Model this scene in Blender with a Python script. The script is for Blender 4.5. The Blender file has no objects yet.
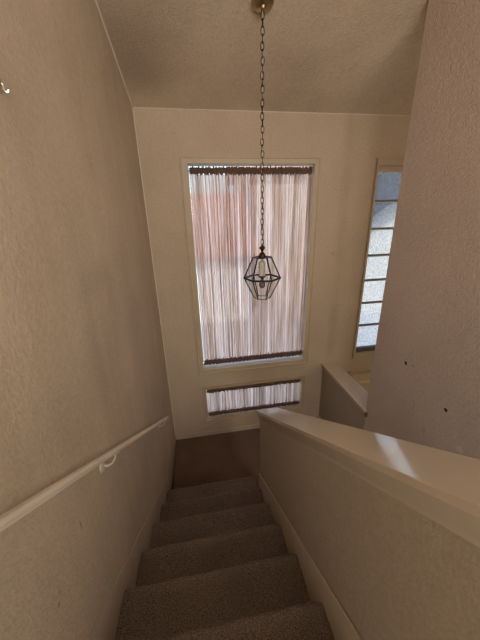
import bpy, bmesh, math, random
from mathutils import Vector, Matrix, noise
random.seed(7)
SC = bpy.context.scene
COL = SC.collection
PI = math.pi

# ------------------------------------------------------------------ camera
CAM = Vector((0.3799, -1.8002, 2.6101))
YAW, PITCH, ROLL, FPX = -0.1615, -0.3522, -0.0274, 283.5
cy, sy, cp, sp, cr, sr = math.cos(YAW), math.sin(YAW), math.cos(PITCH), math.sin(PITCH), math.cos(ROLL), math.sin(ROLL)
fw = Vector((-sy*cp, cy*cp, sp)); rt = Vector((cy, sy, 0)); up = rt.cross(fw)
rt2 = rt*cr + up*sr; up2 = -rt*sr + up*cr
cd = bpy.data.cameras.new('camera'); cam = bpy.data.objects.new('camera', cd); COL.objects.link(cam)
cam.matrix_world = Matrix(((rt2.x, up2.x, -fw.x, CAM.x), (rt2.y, up2.y, -fw.y, CAM.y), (rt2.z, up2.z, -fw.z, CAM.z), (0, 0, 0, 1)))
cd.sensor_fit = 'VERTICAL'; cd.sensor_height = 24; cd.lens = FPX/640*24; cd.clip_start = .03
SC.camera = cam

# ------------------------------------------------------------------ colour management, sky, sun, big lights
SC.view_settings.view_transform = 'Standard'; SC.view_settings.look = 'None'
SC.view_settings.gamma = 1; SC.view_settings.use_curve_mapping = False
SC.view_settings.exposure = 0.30
W_ = bpy.data.worlds.new('sky'); SC.world = W_; W_.use_nodes = True
nt = W_.node_tree; bg = nt.nodes['Background']
sky = nt.nodes.new('ShaderNodeTexSky'); sky.sky_type = 'NISHITA'; sky.sun_disc = False
sky.sun_elevation = math.radians(48); sky.sun_rotation = math.radians(200); sky.dust_density = 3
nt.links.new(sky.outputs[0], bg.inputs[0]); bg.inputs[1].default_value = .42
sd = bpy.data.lights.new('sun', 'SUN'); sd.energy = 4.5; sd.angle = .01; sd.color = (1, .95, .88)
so = bpy.data.objects.new('sun', sd); COL.objects.link(so)
so.rotation_euler = Vector((.25, .62, -.75)).to_track_quat('-Z', 'Y').to_euler()

def area(name, loc, d, w, h, e, c):
    l = bpy.data.lights.new(name, 'AREA'); l.shape = 'RECTANGLE'; l.size = w; l.size_y = h; l.energy = e; l.color = c
    o = bpy.data.objects.new(name, l); COL.objects.link(o); o.location = loc
    o.rotation_euler = Vector(d).to_track_quat('-Z', 'Y').to_euler(); return o
# added fill lights without windows: two in the upper hall, one in the foyer
area('hall_fill_light', (1.84, -2.95, 3.3), (-.75, .62, -.32), 1.3, 1.5, 48, (1, .945, .85))
area('rear_fill_light', (.45, -4.10, 3.0), (.05, 1, .05), 1.1, 1.0, 31, (1, .97, .93))
area('foyer_fill_light', (4.02, -1.0, 2.2), (-1, .25, 0), 2.4, 2.2, 19, (1, .84, .64))

# ------------------------------------------------------------------ measured layout
WD, RISE, RUN, Y1 = 0.8206, 0.1899, 0.2856, 0.2607      # stair width, riser, tread, first nosing
SL = RISE/RUN
D, H, CS = 1.1268, 3.4773, 0.3523                      # back wall, its height, ceiling slope
X2, Y2, ZC = 1.8937, 0.2157, 0.8524                    # full-height right wall, its end, low wall top
YG, GZ, KL, KR = 0.0433, 0.8044, 0.1273, 0.1302
XR, YB, ZF = 4.1, -4.2, -7*0.1899
SPL, SPG = .0331, -.0234                                # the two stair walls are slightly out of square with the end wall                         # foyer side wall, rear wall, foyer floor
def nose(y): return (Y1 - y)*SL + RISE                 # nosing line height

# ------------------------------------------------------------------ materials
def new_mat(name):
    m = bpy.data.materials.new(name); m.use_nodes = True
    n = m.node_tree; return m, n, n.nodes['Principled BSDF']
def lk(n, a, b): n.links.new(a, b)
def pos(n): return n.nodes.new('ShaderNodeNewGeometry').outputs['Position']
def noise_tex(n, v, scale, detail=3, rough=.55):
    t = n.nodes.new('ShaderNodeTexNoise'); t.inputs['Scale'].default_value = scale
    t.inputs['Detail'].default_value = detail; t.inputs['Roughness'].default_value = rough
    if v is not None: lk(n, v, t.inputs['Vector'])
    return t.outputs['Fac']
def ramp(n, f, stops):
    r = n.nodes.new('ShaderNodeValToRGB'); e = r.color_ramp.elements
    while len(e) < len(stops): e.new(.5)
    for k, (p, c) in enumerate(stops): e[k].position = p; e[k].color = (*c, 1) if len(c) == 3 else c
    lk(n, f, r.inputs[0]); return r.outputs[0]
def mixc(n, f, a, b, mode='MIX'):
    m = n.nodes.new('ShaderNodeMix'); m.data_type = 'RGBA'; m.blend_type = mode
    if isinstance(f, (int, float)): m.inputs[0].default_value = f
    else: lk(n, f, m.inputs[0])
    for s, k in ((a, 6), (b, 7)):
        if isinstance(s, tuple): m.inputs[k].default_value = (*s, 1)
        else: lk(n, s, m.inputs[k])
    return m.outputs[2]
def bump(n, b, h, strength, dist):
    x = n.nodes.new('ShaderNodeBump'); x.inputs['Strength'].default_value = strength; x.inputs['Distance'].default_value = dist
    lk(n, h, x.inputs['Height']); lk(n, x.outputs[0], b.inputs['Normal'])
def mth(n, op, a, b=None):
    m = n.nodes.new('ShaderNodeMath'); m.operation = op
    for k, s in enumerate((a, b)):
        if s is None: continue
        if isinstance(s, (int, float)): m.inputs[k].default_value = s
        else: lk(n, s, m.inputs[k])
    return m.outputs[0]
def spot(n, p, c, r, soft=1.0, sc=(1, 1, 1)):
    """a stain: 1 inside radius r round c fading outwards"""
    s = n.nodes.new('ShaderNodeVectorMath'); s.operation = 'SUBTRACT'; lk(n, p, s.inputs[0]); s.inputs[1].default_value = c
    q = n.nodes.new('ShaderNodeVectorMath'); q.operation = 'MULTIPLY'; lk(n, s.outputs[0], q.inputs[0]); q.inputs[1].default_value = sc
    l = n.nodes.new('ShaderNodeVectorMath'); l.operation = 'LENGTH'; lk(n, q.outputs[0], l.inputs[0])
    m = n.nodes.new('ShaderNodeMapRange'); m.interpolation_type = 'SMOOTHSTEP'
    m.inputs['From Min'].default_value = r*(1-soft); m.inputs['From Max'].default_value = r*(1+soft*.3)
    m.inputs['To Min'].default_value = 1; m.inputs['To Max'].default_value = 0
    lk(n, l.outputs['Value'], m.inputs['Value']); return m.outputs[0]

def plaster(name, col, spots=(), rough=.72, mott=.12, b=.55, streak=False):
    m, n, bs = new_mat(name); p = pos(n)
    big = noise_tex(n, p, 1.3, 4, .6); mid = noise_tex(n, p, 55, 3, .6)
    d = tuple(x*(1-mott*1.7) for x in col); l = tuple(min(1, x*(1+mott*.7)) for x in col)
    c = ramp(n, big, [(.3, d), (.7, l)])
    c = mixc(n, .55, c, ramp(n, mid, [(.3, (.82,)*3), (.72, (1.12,)*3)]), 'MULTIPLY')
    if streak:
        v = n.nodes.new('ShaderNodeVectorMath'); v.operation = 'MULTIPLY'; lk(n, p, v.inputs[0]); v.inputs[1].default_value = (1, 9, .8)
        c = mixc(n, .3, c, ramp(n, noise_tex(n, v.outputs[0], 1, 3), [(.35, (.86, .84, .82)), (.6, (1.05,)*3)]), 'MULTIPLY')
    for (q, r, soft, sc, k, colr) in spots:
        f = mth(n, 'MULTIPLY', spot(n, p, q, r, soft, sc), k)
        c = mixc(n, f, c, colr)
    lk(n, c, bs.inputs['Base Color']); bs.inputs['Roughness'].default_value = rough
    h = mth(n, 'ADD', noise_tex(n, p, 95, 3, .6), mth(n, 'MULTIPLY', noise_tex(n, p, 30, 2), .7))
    bump(n, bs, h, b, .011)
    return m
def paint(name, col, rough=.4, mott=.06, b=.1):
    m, n, bs = new_mat(name); p = pos(n)
    f = noise_tex(n, p, 6, 4, .6)
    lk(n, ramp(n, f, [(.3, tuple(x*(1-mott*2) for x in col)), (.7, col)]), bs.inputs['Base Color'])
    bs.inputs['Roughness'].default_value = rough
    bump(n, bs, noise_tex(n, p, 60, 3), b, .002); return m
def metal(name, col, rough=.4, metallic=1):
    m, n, bs = new_mat(name)
    f = noise_tex(n, pos(n), 40, 3); lk(n, ramp(n, f, [(.3, tuple(x*.8 for x in col)), (.7, col)]), bs.inputs['Base Color'])
    bs.inputs['Roughness'].default_value = rough; bs.inputs['Metallic'].default_value = metallic; return m

DIRT = (.20, .145, .10)
WALLC = (.60, .475, .345)
M = {}
M['wall_left'] = plaster('left_wall_plaster', (.60, .49, .362), [
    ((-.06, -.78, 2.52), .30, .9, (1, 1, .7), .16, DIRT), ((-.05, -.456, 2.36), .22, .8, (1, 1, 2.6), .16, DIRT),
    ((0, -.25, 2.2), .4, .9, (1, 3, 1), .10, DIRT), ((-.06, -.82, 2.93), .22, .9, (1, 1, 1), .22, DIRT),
    ((-.072, -1.038, 1.622), .010, .5, (1, 3, .4), .6, (.04, .03, .025)), ((-.072, -1.039, 1.398), .010, .5, (1, 3, .5), .35, (.04, .03, .025)),
    ((-.078, -1.231, 1.572), .007, .6, (1, 1, 1), .6, (.05, .04, .03)), ((-.077, -1.215, 1.60), .004, .5, (1, 1, 1), .6, (.05, .04, .03)),
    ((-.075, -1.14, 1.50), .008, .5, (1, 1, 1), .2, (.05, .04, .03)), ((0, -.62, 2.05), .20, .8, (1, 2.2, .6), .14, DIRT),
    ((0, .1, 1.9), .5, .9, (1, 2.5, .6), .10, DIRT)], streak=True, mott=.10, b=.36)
M['wall_back'] = plaster('back_wall_plaster', WALLC, [((.45, D, 3.5), .02, .6, (1, 1, 1), .3, DIRT),
    ((1.9, D, 2.2), .02, .5, (1, 1, 1), .35, DIRT), ((.1, D, 2.2), .5, .9, (1, 1, .5), .08, DIRT)], mott=.07, b=.35)
M['wall_right'] = plaster('right_wall_plaster', (.66, .545, .46), [
    ((X2, -.696, 1.239), .026, .5, (1, 1, 1), .7, (.75, .68, .60)), ((X2, -.226, 1.559), .009, .5, (1, 1, 1), .6, (.08, .05, .04)),
    ((X2, -.431, 1.161), .05, .8, (1, 4, 1), .3, DIRT), ((X2, -.30, 1.28), .06, .8, (1, 6, 1), .25, DIRT)], mott=.06, b=.75)
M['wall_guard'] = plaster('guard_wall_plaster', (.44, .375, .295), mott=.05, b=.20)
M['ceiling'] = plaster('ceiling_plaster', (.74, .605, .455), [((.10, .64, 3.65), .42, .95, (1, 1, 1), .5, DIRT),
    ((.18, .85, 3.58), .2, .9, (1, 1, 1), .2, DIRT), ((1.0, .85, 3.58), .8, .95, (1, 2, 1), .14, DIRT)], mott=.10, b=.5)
M['trim'] = paint('semi_gloss_cream_paint', (.60, .51, .40), .36)
M['casing'] = paint('window_casing_paint', (.56, .45, .30), .45)
M['capm'] = paint('cap_gloss_paint', (.68, .59, .465), .30, .04, .10)
q_ = M['capm'].node_tree.nodes['Principled BSDF']; q_.inputs['Coat Weight'].default_value = 1; q_.inputs['Coat Roughness'].default_value = .10; q_.inputs['Coat IOR'].default_value = 1.95
M['rail'] = paint('handrail_paint', (.82, .72, .60), .32)
M['door'] = paint('door_paint', (.76, .60, .38), .4)
M['white'] = paint('white_stucco', (.86, .85, .83), .9)
M['cream'] = paint('cream_stucco', (.66, .58, .52), .9)
M['tan'] = paint('tan_stucco', (.50, .48, .44), .9)
M['ground'] = paint('pale_concrete', (.42, .42, .42), .9)
M['tile'] = paint('terracotta_roof', (.50, .29, .24), .8, .15)
M['shingle'] = paint('grey_shingle', (.05, .055, .065), .8, .1)
M['brass'] = metal('aged_brass', (.11, .065, .035), .38)
M['black'] = metal('black_lead_came', (.010, .009, .008), .5, .2)
M['chainm'] = metal('dark_bronze_chain', (.06, .035, .025), .4)
M['canopym'] = metal('antique_brass_canopy', (.50, .38, .22), .28)
M['chrome'] = metal('polished_metal', (.75, .72, .66), .15)
M['sleeve'] = paint('ivory_candle_sleeve', (.86, .83, .76), .5)
M['vinyl'] = paint('dark_window_sash', (.16, .15, .13), .5)
M['vinylw'] = paint('pale_window_sash', (.62, .60, .55), .5)
M['hole'] = paint('dark_screw_hole', (.03, .022, .018), .8)
M['bare'] = paint('raw_wood_end', (.16, .09, .05), .8)

def carpet(name, a, b):
    m, n, bs = new_mat(name); p = pos(n)
    f = noise_tex(n, p, 210, 2, .7); g = noise_tex(n, p, 3.5, 4, .6)
    c = ramp(n, f, [(.36, a), (.64, b)])
    c = mixc(n, .6, c, ramp(n, g, [(.3, (.72, .68, .64)), (.7, (1.15, 1.12, 1.1))]), 'MULTIPLY')
    lk(n, c, bs.inputs['Base Color']); bs.inputs['Roughness'].default_value = .95
    bs.inputs['Specular IOR Level'].default_value = .1
    bs.inputs['Sheen Weight'].default_value = .12; bs.inputs['Sheen Roughness'].default_value = .5
    bump(n, bs, mth(n, 'ADD', f, noise_tex(n, p, 80, 2)), 1.0, .012); return m
M['carpet'] = carpet('brown_grey_carpet', (.11, .083, .066), (.42, .335, .28))
M['carpet_landing'] = carpet('reddish_landing_carpet', (.14, .09, .062), (.29, .185, .135))

def fabric(name, dense, tcol, base, plain=False):
    """sheer cloth: the more obliquely it is seen the less passes straight through"""
    m, n, bs = new_mat(name); n.nodes.remove(bs); out = n.nodes['Material Output']; p = pos(n)
    v = n.nodes.new('ShaderNodeVectorMath'); v.operation = 'MULTIPLY'; lk(n, p, v.inputs[0]); v.inputs[1].default_value = (1, 0, .02)
    st = mth(n, 'ADD', mth(n, 'MULTIPLY', noise_tex(n, v.outputs[0], 46, 3, .7), .55), mth(n, 'MULTIPLY', noise_tex(n, v.outputs[0], 19, 2, .6), .45))
    col = ramp(n, st, [(.40, tuple(x*.40 for x in tcol)), (.47, tuple(x*.8 for x in tcol)), (.55, (.97, .93, .91))])  # shade of the folds painted in as brown and pale streaks
    if plain: col = ramp(n, st, [(.35, tuple(x*.7 for x in tcol)), (.6, tcol)])
    tl = n.nodes.new('ShaderNodeBsdfTranslucent'); df = n.nodes.new('ShaderNodeBsdfDiffuse'); tr = n.nodes.new('ShaderNodeBsdfTransparent')
    lk(n, col, tl.inputs[0]); df.inputs[0].default_value = (*base, 1); tr.inputs[0].default_value = (.98, .95, .92, 1)
    m1 = n.nodes.new('ShaderNodeMixShader'); m1.inputs[0].default_value = .35
    lk(n, tl.outputs[0], m1.inputs[1]); lk(n, df.outputs[0], m1.inputs[2])
    lw = n.nodes.new('ShaderNodeLayerWeight'); lw.inputs[0].default_value = .5
    cosn = mth(n, 'MAXIMUM', mth(n, 'SUBTRACT', 1.0, lw.outputs['Facing']), .12)
    T = mth(n, 'POWER', 1-dense, mth(n, 'DIVIDE', 1.0, cosn))
    # dotted rows of the open weave, running down the cloth
    wv = n.nodes.new('ShaderNodeTexWave'); wv.bands_direction = 'Z'; wv.inputs['Scale'].default_value = 22; lk(n, p, wv.inputs['Vector'])
    T = mth(n, 'MULTIPLY', T, mth(n, 'ADD', .75, mth(n, 'MULTIPLY', wv.outputs['Fac'], .5)))
    T = mth(n, 'MULTIPLY', T, mth(n, 'ADD', .35, mth(n, 'MULTIPLY', st, 1.3)))
    m2 = n.nodes.new('ShaderNodeMixShader'); lk(n, T, m2.inputs[0]); lk(n, m1.outputs[0], m2.inputs[1]); lk(n, tr.outputs[0], m2.inputs[2])
    lk(n, m2.outputs[0], out.inputs['Surface']); return m
M['sheer'] = fabric('sheer_fold_shaded_curtain', .80, (.76, .53, .41), (.50, .36, .28))
M['sheer_low'] = fabric('sheer_lower_curtain', .74, (.78, .58, .46), (.45, .34, .27))
M['gather'] = fabric('gathered_curtain_band', .992, (.30, .19, .14), (.30, .20, .155), True)

def clear_glass(name, ior=1.45, tint=(.97, .98, .98), rough=0, refl=.12):
    m, n, bs = new_mat(name); n.nodes.remove(bs); out = n.nodes['Material Output']
    tr = n.nodes.new('ShaderNodeBsdfTransparent'); tr.inputs[0].default_value = (*tint, 1)
    gl = n.nodes.new('ShaderNodeBsdfGlossy'); gl.inputs['Roughness'].default_value = max(rough, .02)
    fr = n.nodes.new('ShaderNodeLayerWeight'); fr.inputs[0].default_value = .5
    mx = n.nodes.new('ShaderNodeMixShader'); lk(n, mth(n, 'ADD', .03, mth(n, 'MULTIPLY', mth(n, 'POWER', fr.outputs['Facing'], 5), .4)), mx.inputs[0]); lk(n, tr.outputs[0], mx.inputs[1]); lk(n, gl.outputs[0], mx.inputs[2])
    lk(n, mx.outputs[0], out.inputs['Surface']); return m
M['glass'] = clear_glass('window_glass')
M['lglass'] = clear_glass('lantern_glass', 1.6, (.975, .98, .975))
m, n, bs = new_mat('dusty_glue_chip_glass'); n.nodes.remove(bs); out = n.nodes['Material Output']; p = pos(n)
tr = n.nodes.new('ShaderNodeBsdfTransparent'); tr.inputs[0].default_value = (.66, .72, .77, 1)
tl = n.nodes.new('ShaderNodeBsdfTranslucent'); tl.inputs[0].default_value = (.9, .92, .95, 1)
v = n.nodes.new('ShaderNodeVectorMath'); v.operation = 'MULTIPLY'; lk(n, p, v.inputs[0]); v.inputs[1].default_value = (1.3, 1, .8)
f = ramp(n, noise_tex(n, v.outputs[0], 42, 5, .75), [(.36, (.03,)*3), (.66, (.13,)*3)])
lk(n, ramp(n, noise_tex(n, v.outputs[0], 55, 4, .8), [(.36, (.50, .55, .58)), (.64, (.80, .84, .87))]), tr.inputs[0])
mx = n.nodes.new('ShaderNodeMixShader'); lk(n, f, mx.inputs[0]); lk(n, tr.outputs[0], mx.inputs[1]); lk(n, tl.outputs[0], mx.inputs[2])
lk(n, mx.outputs[0], out.inputs['Surface']); M['textured_glass'] = m

# ------------------------------------------------------------------ mesh helpers
def link_mesh(name, verts, faces, mat, parent=None, smooth=False, fix=True):
    me = bpy.data.meshes.new(name); me.from_pydata([tuple(v) for v in verts], [], faces)
    if fix:
        bm = bmesh.new(); bm.from_mesh(me); bmesh.ops.remove_doubles(bm, verts=bm.verts, dist=1e-5)
        bmesh.ops.recalc_face_normals(bm, faces=bm.faces); bm.to_mesh(me); bm.free()
    me.materials.append(mat)
    if smooth: me.polygons.foreach_set('use_smooth', [True]*len(me.polygons))
    o = bpy.data.objects.new(name, me); COL.objects.link(o)
    if parent: o.parent = parent
    return o
class MB:
    def __init__(s): s.v = []; s.f = []
    def add(s, vs, fs):
        b = len(s.v); s.v += [Vector(v) for v in vs]; s.f += [tuple(b+i for i in f) for f in fs]; return s
    def box(s, a, b):
        x0, y0, z0 = a; x1, y1, z1 = b
        return s.add([(x0,y0,z0),(x1,y0,z0),(x1,y1,z0),(x0,y1,z0),(x0,y0,z1),(x1,y0,z1),(x1,y1,z1),(x0,y1,z1)],
            [(0,3,2,1),(4,5,6,7),(0,1,5,4),(1,2,6,5),(2,3,7,6),(3,0,4,7)])
    def prism_x(s, poly, x0, x1):       # poly in (y, z)
        k = len(poly)
        return s.add([(x0, y, z) for y, z in poly]+[(x1, y, z) for y, z in poly],
            [tuple(range(k)), tuple(range(2*k-1, k-1, -1))]+[(i, (i+1) % k, k+(i+1) % k, k+i) for i in range(k)])
    def prism(s, poly, a, b):           # poly = list of offset vectors, swept from a to b
        k = len(poly); a = Vector(a); b = Vector(b)
        return s.add([a+Vector(q) for q in poly]+[b+Vector(q) for q in poly],
            [tuple(range(k)), tuple(range(2*k-1, k-1, -1))]+[(i, (i+1) % k, k+(i+1) % k, k+i) for i in range(k)])
    def tube(s, pts, r, n=10, closed=False):
        pts = [Vector(p) for p in pts]; rs = r if isinstance(r, (list, tuple)) else [r]*len(pts)
        vs = []; K = len(pts); ref = None
        for i, p in enumerate(pts):
            if closed: t = pts[(i+1) % K]-pts[i-1]
            else: t = pts[min(i+1, K-1)]-pts[max(i-1, 0)]
            t.normalize()
            if ref is None: ref = t.orthogonal().normalized()
            u = (ref-t*ref.dot(t)).normalized(); ref = u; w = t.cross(u)
            vs += [p+(u*math.cos(2*PI*j/n)+w*math.sin(2*PI*j/n))*rs[i] for j in range(n)]
        fs = []
        for i in range(K if closed else K-1):
            for j in range(n):
                a = i*n+j; b = i*n+(j+1) % n; i2 = (i+1) % K; fs.append((a, b, i2*n+(j+1) % n, i2*n+j))
        if not closed: fs += [tuple(range(n-1, -1, -1)), tuple(range((K-1)*n, K*n))]
        return s.add(vs, fs)
    def lathe(s, prof, c, n=24, axis='z', k=1):
        c = Vector(c); vs = []
        for r, h in prof:
            r *= k; h *= k
            for j in range(n):
                a = 2*PI*j/n
                q = (r*math.cos(a), r*math.sin(a), h) if axis == 'z' else (h, r*math.cos(a), r*math.sin(a))
                vs.append(c+Vector(q))
        K = len(prof); fs = [(i*n+j, i*n+(j+1) % n, (i+1)*n+(j+1) % n, (i+1)*n+j) for i in range(K-1) for j in range(n)]
        fs += [tuple(range(n)), tuple(range((K-1)*n, K*n))]
        return s.add(vs, fs)
    def build(s, name, mat, parent=None, smooth=False, bevel=0, seg=2):
        o = link_mesh(name, s.v, s.f, mat, parent, smooth or bevel > 0)
        if bevel:
            b = o.modifiers.new('bevel', 'BEVEL'); b.width = bevel; b.segments = seg; b.limit_method = 'ANGLE'; b.angle_limit = math.radians(35)
            b.harden_normals = True
        elif smooth:
            e = o.modifiers.new('split', 'EDGE_SPLIT'); e.split_angle = math.radians(40)
        return o
def tag(o, label=None, cat=None, group=None, kind=None):
    if label: o['label'] = label
    if cat: o['category'] = cat
    if group: o['group'] = group
    if kind: o['kind'] = kind
    return o
def empty(name, loc, **k):
    o = bpy.data.objects.new(name, None); COL.objects.link(o); o.location = loc; o.empty_display_size = .1
    return tag(o, **k)
def root_at(o, parent):                 # keep world coordinates of a child built in world space
    o.parent = parent; o.matrix_parent_inverse = Matrix.Translation(-Vector(parent.location)); return o
def S(o, label, cat=None): return tag(o, label, cat or 'wall', kind='structure')

# ------------------------------------------------------------------ the shell
def ceil_z(y): return H+(D-y)*CS
def grid_wall(name, mat, xs, zs, y0, y1, holes):
    """slab in the xz plane between y0 and y1 with rectangular openings; only outer faces"""
    def solid(i, j):
        if i < 0 or j < 0 or i >= len(xs)-1 or j >= len(zs)-1: return False
        cx, cz = (xs[i]+xs[i+1])/2, (zs[j]+zs[j+1])/2
        return not any(a < cx < b and c < cz < d for a, b, c, d in holes)
    V, F = [], []
    def q(*p): V.extend(p); F.append(tuple(range(len(V)-4, len(V))))
    for i in range(len(xs)-1):
        for j in range(len(zs)-1):
            if not solid(i, j): continue
            a, b, c, d = xs[i], xs[i+1], zs[j], zs[j+1]
            q((a,y0,c),(b,y0,c),(b,y0,d),(a,y0,d)); q((a,y1,c),(a,y1,d),(b,y1,d),(b,y1,c))
            if not solid(i-1, j): q((a,y0,c),(a,y0,d),(a,y1,d),(a,y1,c))
            if not solid(i+1, j): q((b,y0,c),(b,y1,c),(b,y1,d),(b,y0,d))
            if not solid(i, j-1): q((a,y0,c),(a,y1,c),(b,y1,c),(b,y0,c))
            if not solid(i, j+1): q((a,y0,d),(b,y0,d),(b,y1,d),(a,y1,d))
    return link_mesh(name, V, F, mat)
W1 = (.4106, 1.6291, .9457, 3.0629)
W2 = (.4186, 1.6219, .2663, .6737)
W3 = (2.314, 2.82, .950, 3.046)
D1 = (2.320, 3.20, ZF, .635)
xs = sorted({-.25, XR+.15, *W1[:2], *W2[:2], *W3[:2], *D1[:2]}); zs = sorted({ZF-.2, H+.02, *W1[2:], *W2[2:], *W3[2:], D1[2], D1[3]})
S(grid_wall('wall_back', M['wall_back'], xs, zs, D, D+.15, [W1, W2, W3, D1]), 'beige plaster end wall with the two curtained windows')
def side_wall(name, mat, x0, x1, y0, y1, label, z0=ZF-.2, bev=0):
    b = MB().prism_x([(y0, z0), (y1, z0), (y1, ceil_z(y1)+.03), (y0, ceil_z(y0)+.03)], x0, x1)
    if name == 'wall_left':
        for v_ in b.v: v_.x -= SPL*(D-v_.y)
    return S(b.build(name, mat, bevel=bev, seg=4), label)
side_wall('wall_left', M['wall_left'], -.15, 0, YB, D, 'tall beige plaster wall carrying the handrail')
side_wall('wall_right', M['wall_right'], X2, X2+.15, YB, Y2, 'full height textured wall on the right', bev=.012)
side_wall('wall_foyer', M['wall_back'], XR, XR+.15, YB, D, 'far side wall of the foyer')
S(MB().box((-.45, YB-.15, ZF-.2), (XR+.15, YB, ceil_z(YB)+.1)).build('wall_rear', M['wall_back']), 'rear wall of the upper hall')
b = MB().prism_x([(D+.6, ceil_z(D+.6)+.0), (YB-.15, ceil_z(YB-.15)), (YB-.15, ceil_z(YB-.15)+.15), (D+.6, ceil_z(D+.6)+.15)], -.6, XR+.6)
S(b.build('ceiling', M['ceiling']), 'sloping beige plaster ceiling', 'ceiling')
# landing, upper hall floor and foyer floor
def carpet_slab(name, x0, x1, y0, y1, z, th, mat, st=.02, amp=.0016):
    nx = max(2, int((x1-x0)/st)); ny = max(2, int((y1-y0)/st)); V, F = [], []
    for j in range(ny+1):
        for i in range(nx+1):
            x = x0+(x1-x0)*i/nx; y = y0+(y1-y0)*j/ny
            V.append((x, y, z+noise.noise(Vector((x*40, y*40, 3)))*amp))
    for j in range(ny):
        for i in range(nx):
            a = j*(nx+1)+i; F.append((a, a+1, a+nx+2, a+nx+1))
    k = len(V); V += [(x0, y0, z-th), (x1, y0, z-th), (x1, y1, z-th), (x0, y1, z-th)]
    F.append((k, k+3, k+2, k+1))
    e = [[j for j in range(nx+1)], [j*(nx+1)+nx for j in range(ny+1)], [ny*(nx+1)+i for i in range(nx, -1, -1)], [j*(nx+1) for j in range(ny, -1, -1)]]
    for q, ed in enumerate(e): F.append(tuple([k+q]+[k+(q+1) % 4][:1]+ed[::-1]))
    return link_mesh(name, V, F, mat, smooth=True)
f1 = MB().box((0, .02, -.25), (X2+.15, D, -.012)).build('floor', M['trim']); S(f1, 'landing floor deck', 'floor')
S(carpet_slab('floor.001', 0, X2, .0, D, 0, .02, M['carpet_landing']), 'reddish brown carpeted landing at the foot of the flight', 'floor')
S(MB().box((-.1, YB, 7*RISE-.2), (X2, Y1-6*RUN-.02, 7*RISE)).build('floor.002', M['carpet']), 'upper hall floor behind the camera', 'floor')
S(MB().box((0, YB, ZF-.1), (XR, D, ZF)).build('floor.003', M['trim']), 'foyer floor', 'floor')

# guard wall between the two flights, its sloping cap
GX1 = WD+.12
yE = -2.35
def wl(x, y): return x-SPL*(D-y)
def wg(x, y): return x-SPG*(min(y, YG)-YG)
def gtop(y): return nose(y)+GZ
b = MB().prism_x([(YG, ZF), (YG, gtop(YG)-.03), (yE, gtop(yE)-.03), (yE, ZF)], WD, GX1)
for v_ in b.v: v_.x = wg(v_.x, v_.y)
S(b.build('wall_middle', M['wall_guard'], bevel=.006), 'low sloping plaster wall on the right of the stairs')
nn = Vector((0, SL, 1)).normalized()     # normal of the cap
def cap_profile(x0, x1, wx0, wx1):
    t_ = .018
    P = [(x0+.0015, 0), (x1-.0015, 0), (x1, -.0015), (x1, -t_), (x1-.006, -t_-.004), (wx1+.006, -.066), (wx1+.004, -.078), (wx0-.004, -.078), (wx0-.006, -.066), (x0+.006, -t_-.004), (x0, -t_), (x0, -.0015)]
    return [Vector((x, 0, 0))+nn*h for x, h in P]
b = MB().prism(cap_profile(WD-.0288, WD+.1484, WD, GX1), (0, YG+.030, gtop(YG+.030)), (wg(0, yE), yE, gtop(yE)))
S(b.build('trim_1', M['capm']), 'glossy cream cap board on the sloping guard wall', 'trim')

# low wall between landing and foyer, level cap
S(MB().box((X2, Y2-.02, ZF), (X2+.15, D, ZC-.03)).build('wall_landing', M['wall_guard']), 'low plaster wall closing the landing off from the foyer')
b = MB().box((X2-.022, Y2-.028, ZC-.028), (X2+.178, D, ZC))
S(b.build('trim_2', M['trim'], bevel=.002), 'flat cream cap of the low landing wall', 'trim')
b = MB().prism([(-.012, 0, -.052), (-.018, 0, -.028), (.01, 0, -.028), (.01, 0, -.052)], (X2, Y2-.02, ZC), (X2, D, ZC))
S(b.build('trim_3', M['casing']), 'moulding under the low wall cap', 'trim')
b = MB().box((X2-.020, Y2-.045, ZC-.060), (X2+.003, Y2-.024, ZC-.012))
S(b.build('trim_4', M['bare'], bevel=.004), 'bare chipped end of the low wall cap moulding', 'trim')

# sloping skirt boards and baseboards
def skirt(name, x0, x1, k, ya, yb, lab, warp):
    P = lambda y, d: (y, nose(y)+k+d)
    b = MB().prism_x([P(ya, -.35), P(yb, -.35), P(yb, 0), P(ya, 0)], x0, x1)
    for v_ in b.v: v_.x = warp(v_.x, v_.y)
    return S(b.build(name, M['trim'], bevel=.004, seg=2), lab, 'baseboard')
skirt('baseboard_left', 0.0, .006, KL, Y1+.16, yE, 'cream skirt board along the left wall of the stairs', wl)
skirt('baseboard_middle', WD-.010, WD, KR, YG+.004, yE, 'cream skirt board along the guard wall', wg)
def base_run(name, a, b, lab):
    S(MB().box(a, b).build(name, M['trim'], bevel=.003), lab, 'baseboard')
base_run('baseboard_back', (.012, D-.012, 0), (X2, D, .062), 'painted baseboard under the lower window')
base_run('baseboard_right', (X2-.012, Y2, 0), (X2, D-.012, .062), 'painted baseboard of the low landing wall')
base_run('baseboard_foyer', (3.50, D-.012, ZF), (XR, D, ZF+.08), 'foyer baseboard')
# caulked corner beads
def bead(name, pts, r, lab):
    S(MB().tube(pts, r, 8).build(name, M['rail'], smooth=True), lab, 'trim')
bead('trim_5', [(.002, D-.002, .07), (.002, D-.002, H)], .005, 'caulk bead in the corner of left and end walls')
bead('trim_6', [(.002, D, H-.002), (wl(.002, YB), YB, ceil_z(YB)-.002)], .007, 'caulk bead along the left wall and ceiling')
bead('trim_7', [(.002, D-.002, H-.002), (XR, D-.002, H-.002)], .004, 'caulk bead along the end wall and ceiling')

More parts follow.
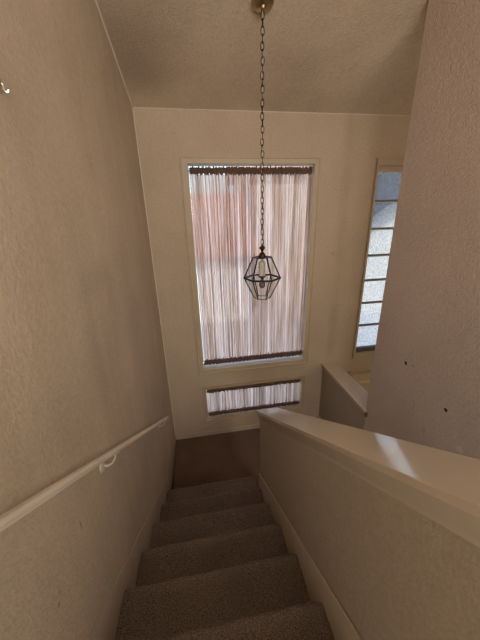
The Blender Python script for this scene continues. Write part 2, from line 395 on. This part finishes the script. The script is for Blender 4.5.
# ------------------------------------------------------------------ windows and the foyer door
def mitre_frame(rect, prof, y, kz=1):
    """prof: list of (outward offset, towards-room offset) closed loop, mitred round rect"""
    x0, x1, z0, z1 = rect; k = len(prof); V = []
    for o_, d_ in prof: V.append((x0-o_, y-d_, z0-o_*kz))
    for o_, d_ in prof: V.append((x1+o_, y-d_, z0-o_*kz))
    for o_, d_ in prof: V.append((x1+o_, y-d_, z1+o_*kz))
    for o_, d_ in prof: V.append((x0-o_, y-d_, z1+o_*kz))
    F = [(c*k+i, c*k+(i+1) % k, ((c+1) % 4)*k+(i+1) % k, ((c+1) % 4)*k+i) for c in range(4) for i in range(k)]
    return MB().add(V, F)
CAS = lambda w: [(0, 0), (0, .010), (.008, .014), (w*.72, .016), (w*.80, .022), (w, .022), (w, 0)]
def window(name, rect, wcas, lab, muntins=(), sash='vinylw', glass='glass', sw=.022, gy=.10, kz=1):
    r = empty(name, ((rect[0]+rect[1])/2, D, rect[2]), kind='structure', label=lab, cat='window')
    root_at(mitre_frame(rect, CAS(wcas), D, kz).build('window_casing', M['casing'], smooth=True), r)
    x0, x1, z0, z1 = rect
    root_at(mitre_frame((x0+sw, x1-sw, z0+sw, z1-sw), [(0, -gy-.02), (0, -gy+.014), (.006, -gy+.02), (sw, -gy+.02), (sw, -gy-.02)], D).build('window_sash', M[sash], smooth=True), r)
    root_at(MB().box((x0+sw-.004, D+gy-.002, z0+sw-.004), (x1-sw+.004, D+gy+.002, z1-sw+.004)).build('glass_pane', M[glass]), r)
    for z in muntins:
        root_at(MB().box((x0+sw, D+gy-.010, z-.009), (x1-sw, D+gy+.010, z+.009)).build('muntin', M['vinyl']), r)
        root_at(MB().box((x0+sw, D+gy-.008, z-.017), (x1-sw, D+gy+.008, z-.009)).build('muntin_highlight', M['white']), r)  # white strip added as a painted highlight along the muntin's lower edge
    return r
window('window_1', W1, .056, 'tall window behind the long sheer curtain', sw=.012, gy=.055)
window('window_2', W2, .040, 'short wide window just above the landing', sw=.010, gy=.055)
r3 = window('window_3', W3, .030, kz=2.2, lab= 'narrow window of stacked textured panes beside the right wall',
            muntins=(2.719, 2.440, 2.153, 1.870, 1.595, 1.308), sash='vinyl', glass='textured_glass', sw=.018, gy=.035)
root_at(MB().box((W3[0], D+.01, W3[3]-.055), (W3[1], D+.06, W3[3])).build('window_head_rail', M['casing'], bevel=.003), r3)
root_at(MB().box((W3[0], D+.015, W3[2]), (W3[1], D+.06, W3[2]+.055)).build('window_bottom_rail', M['vinyl'], bevel=.003), r3)
# foyer door
dr = empty('door_1', (2.76, D, ZF), kind='structure', label='golden foyer door below the narrow window', cat='door')
x0, x1, z0, z1 = D1
prof = [(0, 0), (0, .012), (.008, .016), (.046, .018), (.052, .026), (.062, .026), (.062, 0)]
V = []
for (cx_, cz_, sx_, sz_) in ((x0, z0, -1, 0), (x0, z1, -1, 1), (x1, z1, 1, 1), (x1, z0, 1, 0)):
    for o_, d_ in prof: V.append((cx_+sx_*o_, D-d_, cz_+sz_*o_))
k = len(prof); F = [(c*k+i, c*k+(i+1) % k, (c+1)*k+(i+1) % k, (c+1)*k+i) for c in range(3) for i in range(k)]+[tuple(range(k)), tuple(range(3*k, 4*k))]
root_at(MB().add(V, F).build('door_casing', M['casing'], smooth=True), dr)
b = MB().box((x0, D+.04, z0+.005), (x1, D+.085, z1))
for zz0, zz1 in ((z0+.2, z0+.95), (z0+1.1, z1-.14)):
    for xa, xb in ((x0+.12, x0+.42), (x1-.42, x1-.12)):
        b.add([(xa, D+.04, zz0), (xb, D+.04, zz0), (xb, D+.04, zz1), (xa, D+.04, zz1), (xa+.03, D+.028, zz0+.03), (xb-.03, D+.028, zz0+.03), (xb-.03, D+.028, zz1-.03), (xa+.03, D+.028, zz1-.03)],
              [(0,1,5,4),(1,2,6,5),(2,3,7,6),(3,0,4,7),(4,5,6,7)])
root_at(b.build('door_leaf', M['door']), dr)
kn = root_at(MB().lathe([(.026, 0), (.026, .006), (.010, .010), (.010, .03), (.026, .04), (.028, .055), (.015, .066)], (0, 0, 0), 16).build('door_knob', M['canopym'], smooth=True), dr)
kn.matrix_parent_inverse = Matrix.Identity(4); kn.location = (x1-.07-2.76, .04, .95); kn.rotation_euler = (PI/2, 0, 0)

# ------------------------------------------------------------------ staircases
def make_step(i, x0, x1, parent, mat, yn, zt, run, lip=True, flip=1, sd=0, droop=.006):
    """one carpeted step: riser, rolled nosing and tread as a closed solid, lumpy with pile"""
    R = .026; prof = []
    zb = zt-RISE-.005
    for k in range(16): prof.append((yn-.022-.006*math.sin(k/15*PI), zb+(zt-2*R-zb)*k/15))
    for k in range(1, 11):
        a = -PI/2+PI*k/10*1.0; prof.append((yn-R+R*math.cos(a), zt-R+R*math.sin(a)))
    L = run+.03; nk = 26
    for k in range(1, nk+1): prof.append((yn-R-(L-R)*k/nk, zt))
    nx = int((x1-x0)/.010); V, F = [], []; K = len(prof)
    for a in range(nx+1):
        x = x0+(x1-x0)*a/nx; e = min(x-x0, x1-x)
        dr_ = max(0, 1-e/.03)**2
        for q, (y, z) in enumerate(prof):
            fr = max(0, 1-(yn-y)/.10) if z > zt-2*R-.001 else .6
            o_ = noise.noise(Vector((x*55, y*55+i*9.1, z*55+sd)))*.0035+noise.noise(Vector((x*9, i*7.3+sd, z*9)))*.004
            yy = y+o_-dr_*.008*fr; zz = z+o_*.8-dr_*droop*fr
            V.append((x, yy if flip == 1 else -yy, zz))
    for a in range(nx):
        for q in range(K-1): F.append((a*K+q, a*K+q+1, (a+1)*K+q+1, (a+1)*K+q))
    # close back and underside
    k0 = len(V)
    yb = prof[-1][0]
    for x in (x0, x1): V += [(x, yb*flip, zb), (x, prof[0][0]*flip, zb)]
    F += [(k0, k0+2)+tuple(a*K+K-1 for a in range(nx, -1, -1)), (k0+1, k0+3)+tuple(a*K for a in range(nx, -1, -1)), (k0, k0+1, k0+3, k0+2),
          tuple(range(K))+(k0,)+(k0+1,), tuple(range(nx*K, nx*K+K))+(k0+2, k0+3)]
    if flip == 1: V = [(wl(x0, y)*(1-(x-x0)/(x1-x0))+wg(x1, y)*(x-x0)/(x1-x0), y, z) for x, y, z in V]
    return root_at(link_mesh('step', V, F, mat, smooth=True, fix=True), parent)
st = empty('staircase', (WD/2, Y1, 0), label='brown carpeted upper flight going down to the landing between the left wall and guard wall', cat='stairs')
for i in range(7):
    make_step(i, .0062, WD-.0102, st, M['carpet'], Y1-i*RUN, (i+1)*RISE+.013, RUN if i < 6 else .05)
st2 = empty('staircase', (1.55, 0, ZF), label='brown carpeted lower flight beyond the guard wall, leading down from the landing to the foyer', cat='stairs')
for i in range(6):
    # mirrored: runs down towards the camera side
    make_step(i+20, GX1+.002, X2-.002, st2, M['carpet'], (i+1)*RUN, -(i+1)*RISE, RUN, flip=-1, sd=5)

# ------------------------------------------------------------------ handrail
HX, HZ, HE = .065, .8243, .4226
hr = empty('handrail', (0, HE, nose(HE)+HZ), label='cream painted wooden handrail on white brackets along the left wall', cat='handrail')
hp = [(-.014, -.005), (-.016, -.011), (-.012, -.014), (-.012, -.021), (.012, -.021), (.012, -.014), (.016, -.011), (.014, -.005), (.008, 0), (-.008, 0)]
poly = [Vector((x, 0, 0))+nn*z for x, z in hp]
root_at(MB().prism(poly, (wl(HX, HE), HE, nose(HE)+HZ), (wl(HX, -2.1), -2.1, nose(-2.1)+HZ)).build('rail', M['rail'], bevel=.003), hr)
for yb_ in (.32, -.80, -1.85):
    zt_ = nose(yb_)+HZ-.033; y_ = yb_; o_ = wl(0, y_)
    br = root_at(MB().tube([(o_+.006, y_, zt_-.050), (o_+.022, y_, zt_-.056), (o_+.042, y_, zt_-.046), (o_+.056, y_, zt_-.026), (o_+HX, y_, zt_+.006)], [.006, .0058, .0052, .005, .005], 10).build('bracket', M['trim'], smooth=True), hr)
    q = MB().lathe([(.030, 0), (.030, .003), (.024, .008), (.010, .012)], (o_, y_, zt_-.050), 20, 'x').build('bracket_rosette', M['trim'], smooth=True)
    q.parent = br; q.matrix_parent_inverse = Matrix.Translation(-Vector(hr.location))@Matrix.Identity(4); q.matrix_parent_inverse = Matrix.Translation(-Vector(hr.location))
    q.matrix_parent_inverse = (Matrix.Translation(Vector(hr.location))@br.matrix_parent_inverse).inverted()
    s_ = MB().box((o_+HX-.009, y_-.030, -.002), (o_+HX+.009, y_+.030, .002))
    for v_ in s_.v: v_.z += nose(v_.y)+HZ-.0295
    s_ = s_.build('bracket_saddle', M['rail'], bevel=.001); s_.parent = br
    s_.matrix_parent_inverse = (Matrix.Translation(Vector(hr.location))@br.matrix_parent_inverse).inverted()

# ------------------------------------------------------------------ curtains
def curtain(name, x0, x1, z0, z1, y, amp, folds, mat, label, seed, gz, band, rodgap):
    r = empty(name, ((x0+x1)/2, y, z0), label=label, cat='curtain')
    rnd = random.Random(seed); nx = folds*14; nz = 46
    ph = [rnd.uniform(-1.1, 1.1) for _ in range(folds+2)]; am = [rnd.uniform(.45, 1.25) for _ in range(folds+2)]
    def fold(u, w):
        k = u*folds; i = int(k); f = k-i
        a = am[i]*(1-f)+am[i+1]*f; p_ = ph[i]*(1-f)+ph[i+1]*f
        sway = noise.noise(Vector((u*5+seed, w*2.2, seed)))*1.1+noise.noise(Vector((u*14+seed, w*4.5, 2)))*.6
        return a*math.sin(2*PI*k+p_+sway*1.6)+.45*math.sin(4.6*PI*k+p_*3+sway*2.5)
    def sheet(nm, za, zb, m, ampf, n_z, par, yo=0, wob=0):
        V, F = [], []
        for j in range(n_z+1):
            w = j/n_z; z = za+(zb-za)*w; W_ = (z-z0)/(z1-z0)
            for i in range(nx+1):
                u = i/nx; env = math.sin(PI*min(1, max(0, W_)))**.35
                yy = y+yo+fold(u, W_*gz)*ampf*(.55+.45*env)
                zz = z+(wob*noise.noise(Vector((u*folds*1.3, w, seed))) if j in (0, n_z) else 0)
                xx = x0+(x1-x0)*u+.004*noise.noise(Vector((u*40, W_*3, seed)))
                V.append((xx, yy, zz))
        for j in range(n_z):
            for i in range(nx): a = j*(nx+1)+i; F.append((a, a+1, a+nx+2, a+nx+1))
        return root_at(link_mesh(nm, V, F, M[m], smooth=True, fix=False), par)
    sheet('curtain_fabric', z0+band, z1-band, mat, amp, nz, r)
    # gathered pockets: a puckered sleeve wrapped round each rod
    for nm, zc in (('gathered_heading', z1-band*.5), ('gathered_hem', z0+band*.5)):
        V, F = [], []; n_ = 12; mx_ = folds*8
        for i in range(mx_+1):
            u = i/mx_; x = x0+(x1-x0)*u
            g = 1+.28*noise.noise(Vector((u*folds*2.2, 1.5, seed)))+.2*math.sin(u*folds*2*PI*1.5)
            for q in range(n_):
                a = 2*PI*q/n_; ex = 1+.75*noise.noise(Vector((u*folds*2.3, (q//6)*3.1, seed+4)))+.25*noise.noise(Vector((u*folds*6, q*.7, seed)))
                V.append((x, y+math.cos(a)*.013*g, zc+math.sin(a)*band*.56*ex))
        for i in range(mx_):
            for q in range(n_): F.append((i*n_+q, i*n_+(q+1) % n_, (i+1)*n_+(q+1) % n_, (i+1)*n_+q))
        root_at(link_mesh(nm, V, F, M['gather'], smooth=True, fix=False), r)
        root_at(MB().tube([(x0-.012, y, zc), (x1+.012, y, zc)], .0045, 8).build('curtain_rod', M['chrome'], smooth=True), r)
    return r
curtain('curtain', W1[0]+.015, W1[1]-.014, W1[2]+.050, W1[3]-.026, D+.020, .014, 38, 'sheer', 'tall sheer beige curtain gathered top and bottom over the big stairwell window', 3, 1.0, .058, .02)
curtain('curtain', W2[0]+.013, W2[1]-.013, W2[2]+.010, W2[3]-.016, D+.020, .013, 30, 'sheer_low', 'short sheer curtain gathered on two rods over the wide low window above the landing', 11, .5, .050, .01)

# ------------------------------------------------------------------ hanging lantern
LX, LY = .905, .306; LZ = ceil_z(LY)
lt = empty('pendant_lantern', (LX, LY, LZ), label='unlit hexagonal brass and clear glass lantern hanging by a long chain from the ceiling', cat='lamp')
def lp(o): return root_at(o, lt)
cn = Vector((0, -CS, -1)).normalized()
b = MB().lathe([(.064, 0), (.066, -.006), (.060, -.016), (.040, -.030), (.016, -.038), (.010, -.048)], (0, 0, 0), 32)
for v_ in b.v:
    q = Vector((0, 0, -1)).rotation_difference(cn) @ v_; v_[:] = Vector((LX, LY, LZ))+q
lp(b.build('ceiling_canopy', M['canopym'], smooth=True))
ztop, zend = LZ-.045, 2.405
pitch = .0365; nl = int((ztop-zend)/pitch)+1; pitch = (ztop-zend)/nl
def link_pts(c, hgt, wid, ang):
    pts = []
    for k in range(20):
        a = 2*PI*k/20; x = math.copysign(abs(math.cos(a))**.8, math.cos(a))*wid/2; z = math.sin(a)*hgt/2
        pts.append((c[0]+x*math.cos(ang), c[1]+x*math.sin(ang), c[2]+z))
    return pts
CA = math.atan2(CAM.y-LY, CAM.x-LX)
for k in range(nl):
    c = (LX+.0015*math.sin(k*1.3), LY, ztop-pitch*(k+.5)); a = CA+PI/2+.25*math.sin(k*.9)+(PI/2 if k % 2 else 0)
    lp(MB().tube(link_pts(c, pitch+.0095, .020, a), .0026, 7, closed=True).build('chain_link', M['chainm'], smooth=True))
lp(MB().tube([(LX+.004*math.sin(k*.8), LY+.004*math.cos(k*.8), ztop+.01-(ztop-zend+.01)*k/60) for k in range(61)], .0017, 6).build('lamp_cord', M['sleeve'], smooth=True))
lp(MB().lathe([(.003, .128), (.006, .122), (.007, .112), (.011, .104), (.026, .090), (.029, .082), (.020, .070), (.011, .060), (.010, .050), (.022, .036), (.031, .020), (.036, .004), (.030, 0)], (LX, LY, 2.315), 20, k=.8).build('finial', M['brass'], smooth=True))
def ring(r, z): return [Vector((LX+r*math.cos(CA+PI/6+PI/3*k), LY+r*math.sin(CA+PI/6+PI/3*k), z)) for k in range(6)]
Rt, Rm, Rb = ring(.069, 2.312), ring(.139, 2.156), ring(.062, 1.998)
def hexplate(r, z0_, z1_, nm, m):
    A = ring(r, z0_); B_ = ring(r, z1_); MBx = MB().add(A+B_, [tuple(range(5, -1, -1)), tuple(range(6, 12))]+[(i, (i+1) % 6, 6+(i+1) % 6, 6+i) for i in range(6)])
    return lp(MBx.build(nm, M[m], bevel=.001))
hexplate(.071, 2.310, 2.317, 'top_plate', 'black')
for k in range(6):
    j = (k+1) % 6
    lp(MB().tube([Rt[k], Rm[k]], .0052, 8).build('upper_bar', M['black'], smooth=True))
    lp(MB().tube([Rm[k], Rb[k]], .0046, 8).build('lower_bar', M['black'], smooth=True))
    lp(MB().tube([Rm[k], Rm[j]], .0076, 8).build('middle_bar', M['black'], smooth=True))
    lp(MB().tube([Rb[k], Rb[j]], .0030, 8).build('bottom_bar', M['brass'], smooth=True))
    for nm, A, B_ in (('upper_glass_panel', Rt, Rm), ('lower_glass_panel', Rb, Rm)):
        q = [A[k], A[j], B_[j], B_[k]]; nrm = (q[1]-q[0]).cross(q[3]-q[0]).normalized()*.0015
        cc = sum(q, Vector())/4; inn = [p_+(cc-p_)*.16 for p_ in q]
        g = MB().add([p_+nrm*.3 for p_ in q]+[p_-nrm*.3 for p_ in q]+[p_+nrm*1.6 for p_ in inn], [(7,6,5,4),(0,1,5,4),(1,2,6,5),(2,3,7,6),(3,0,4,7),(0,1,9,8),(1,2,10,9),(2,3,11,10),(3,0,8,11),(8,9,10,11)])
        lp(g.build(nm, M['lglass']))
lp(MB().lathe([(.006, .005), (.006, -.03), (.024, -.035), (.026, -.045), (.0245, -.050), (.0245, -.148), (.022, -.150)], (LX, LY, 2.312), 20, k=.95).build('candle_sleeve', M['sleeve'], smooth=True))
lp(MB().lathe([(.008, 0), (.026, -.004), (.034, -.012), (.033, -.018), (.016, -.026), (.013, -.034)], (LX, LY, 2.178), 24, k=.85).build('drip_cup', M['brass'], smooth=True))
m, n, bs = new_mat('bulb_glass'); bs.inputs['Base Color'].default_value = (.75, .72, .66, 1); bs.inputs['Roughness'].default_value = .08; bs.inputs['Transmission Weight'].default_value = .55
f = noise_tex(n, pos(n), 60, 2); lk(n, ramp(n, f, [(.3, (.22, .20, .18)), (.7, (.34, .31, .28))]), bs.inputs['Base Color'])
lp(MB().lathe([(.012, -.034), (.014, -.045), (.024, -.068), (.029, -.085), (.028, -.100), (.018, -.116), (.004, -.122)], (LX, LY, 2.178), 24, k=.85).build('bulb', m, smooth=True))

# ------------------------------------------------------------------ small things on the walls
def anchor(y, z, r, lab):
    b = MB().lathe([(r*.5, .0), (r, -.0015), (r*.9, -.003), (r*.35, -.0035), (r*.3, -.0015)], (X2, y, z), 14, 'x')
    for v_ in b.v: v_.y += .18*(v_.z-z); v_.z += .002*noise.noise(v_*200)
    tag(b.build('wall_anchor', M['hole'], smooth=True), lab, 'wall anchor', 'empty wall anchors in the right wall')
anchor(-.158, 1.547, .013, 'dark empty wall anchor, the upper and left one on the textured right wall')
anchor(-.546, 1.419, .012, 'dark empty wall anchor, the lower and right one on the textured right wall')
hk = empty('wall_hook', (-.065, -.832, 2.94), label='small bright metal hook on the left wall at the photo edge', cat='hook')
root_at(MB().box((-.068, -.850, 2.918), (-.062, -.828, 2.960)).build('back_plate', M['chrome'], bevel=.0015), hk)
root_at(MB().tube([(-.063, -.836, 2.952), (-.056, -.836, 2.946), (-.053, -.835, 2.934), (-.055, -.833, 2.925), (-.050, -.829, 2.922), (-.047, -.827, 2.928)], .003, 8).build('hook_arm', M['chrome'], smooth=True), hk)

# ------------------------------------------------------------------ outside, seen through glass and sheer curtains
S(MB().box((-150, D+.3, -1.75), (250, 400, -1.6)).build('ground', M['ground']), 'pale ground outside the windows', 'ground')
def house(x0, x1, y0, y1, zw, roof, label, wallm, pitch_, ov=.4):
    r = empty('neighbouring_house', ((x0+x1)/2, y0, -1.6), label=label, cat='house')
    root_at(MB().box((x0, y0, -1.6), (x1, y1, zw)).build('house_wall', M[wallm]), r)
    ym = (y0+y1)/2; zr = zw+(ym-y0)*pitch_
    root_at(MB().prism_x([(y0-ov, zw-ov*pitch_), (ym, zr), (y1+ov, zw-ov*pitch_), (y1+ov, zw-ov*pitch_+.15), (ym, zr+.15), (y0-ov, zw-ov*pitch_+.15)], x0-ov, x1+ov).build('house_roof', M[roof]), r)
    return r
house(-9, 2.6, 9.5, 15, 1.4, 'tile', 'pale house with a terracotta roof behind the tall curtain', 'white', .75)
house(3.3, 6.4, 12, 17, 4.6, 'tile', 'cream two storey house right of the terracotta roofed one', 'cream', .5)
# grey-roofed house seen through the narrow window: gable facing us
r = empty('neighbouring_house', (9.5, 9, -1.6), label='house with a dark grey roof behind the narrow textured window', cat='house')
root_at(MB().box((7.6, 9.3, -1.6), (18, 14, 3.3)).build('house_wall', M['tan']), r)
V = [(7.0, 8.6, 2.3), (12.9, 8.6, 5.9), (18.8, 8.6, 2.3), (7.0, 14.5, 2.3), (12.9, 14.5, 5.9), (18.8, 14.5, 2.3)]
root_at(MB().add(V+[(x, y, z+2.2) for x, y, z in V], [(0,1,7,6),(1,2,8,7),(3,4,10,9),(4,5,11,10),(0,3,4,1),(1,4,5,2),(6,7,10,9),(7,8,11,10),(0,6,9,3),(2,5,11,8)]).build('house_roof', M['shingle']), r)
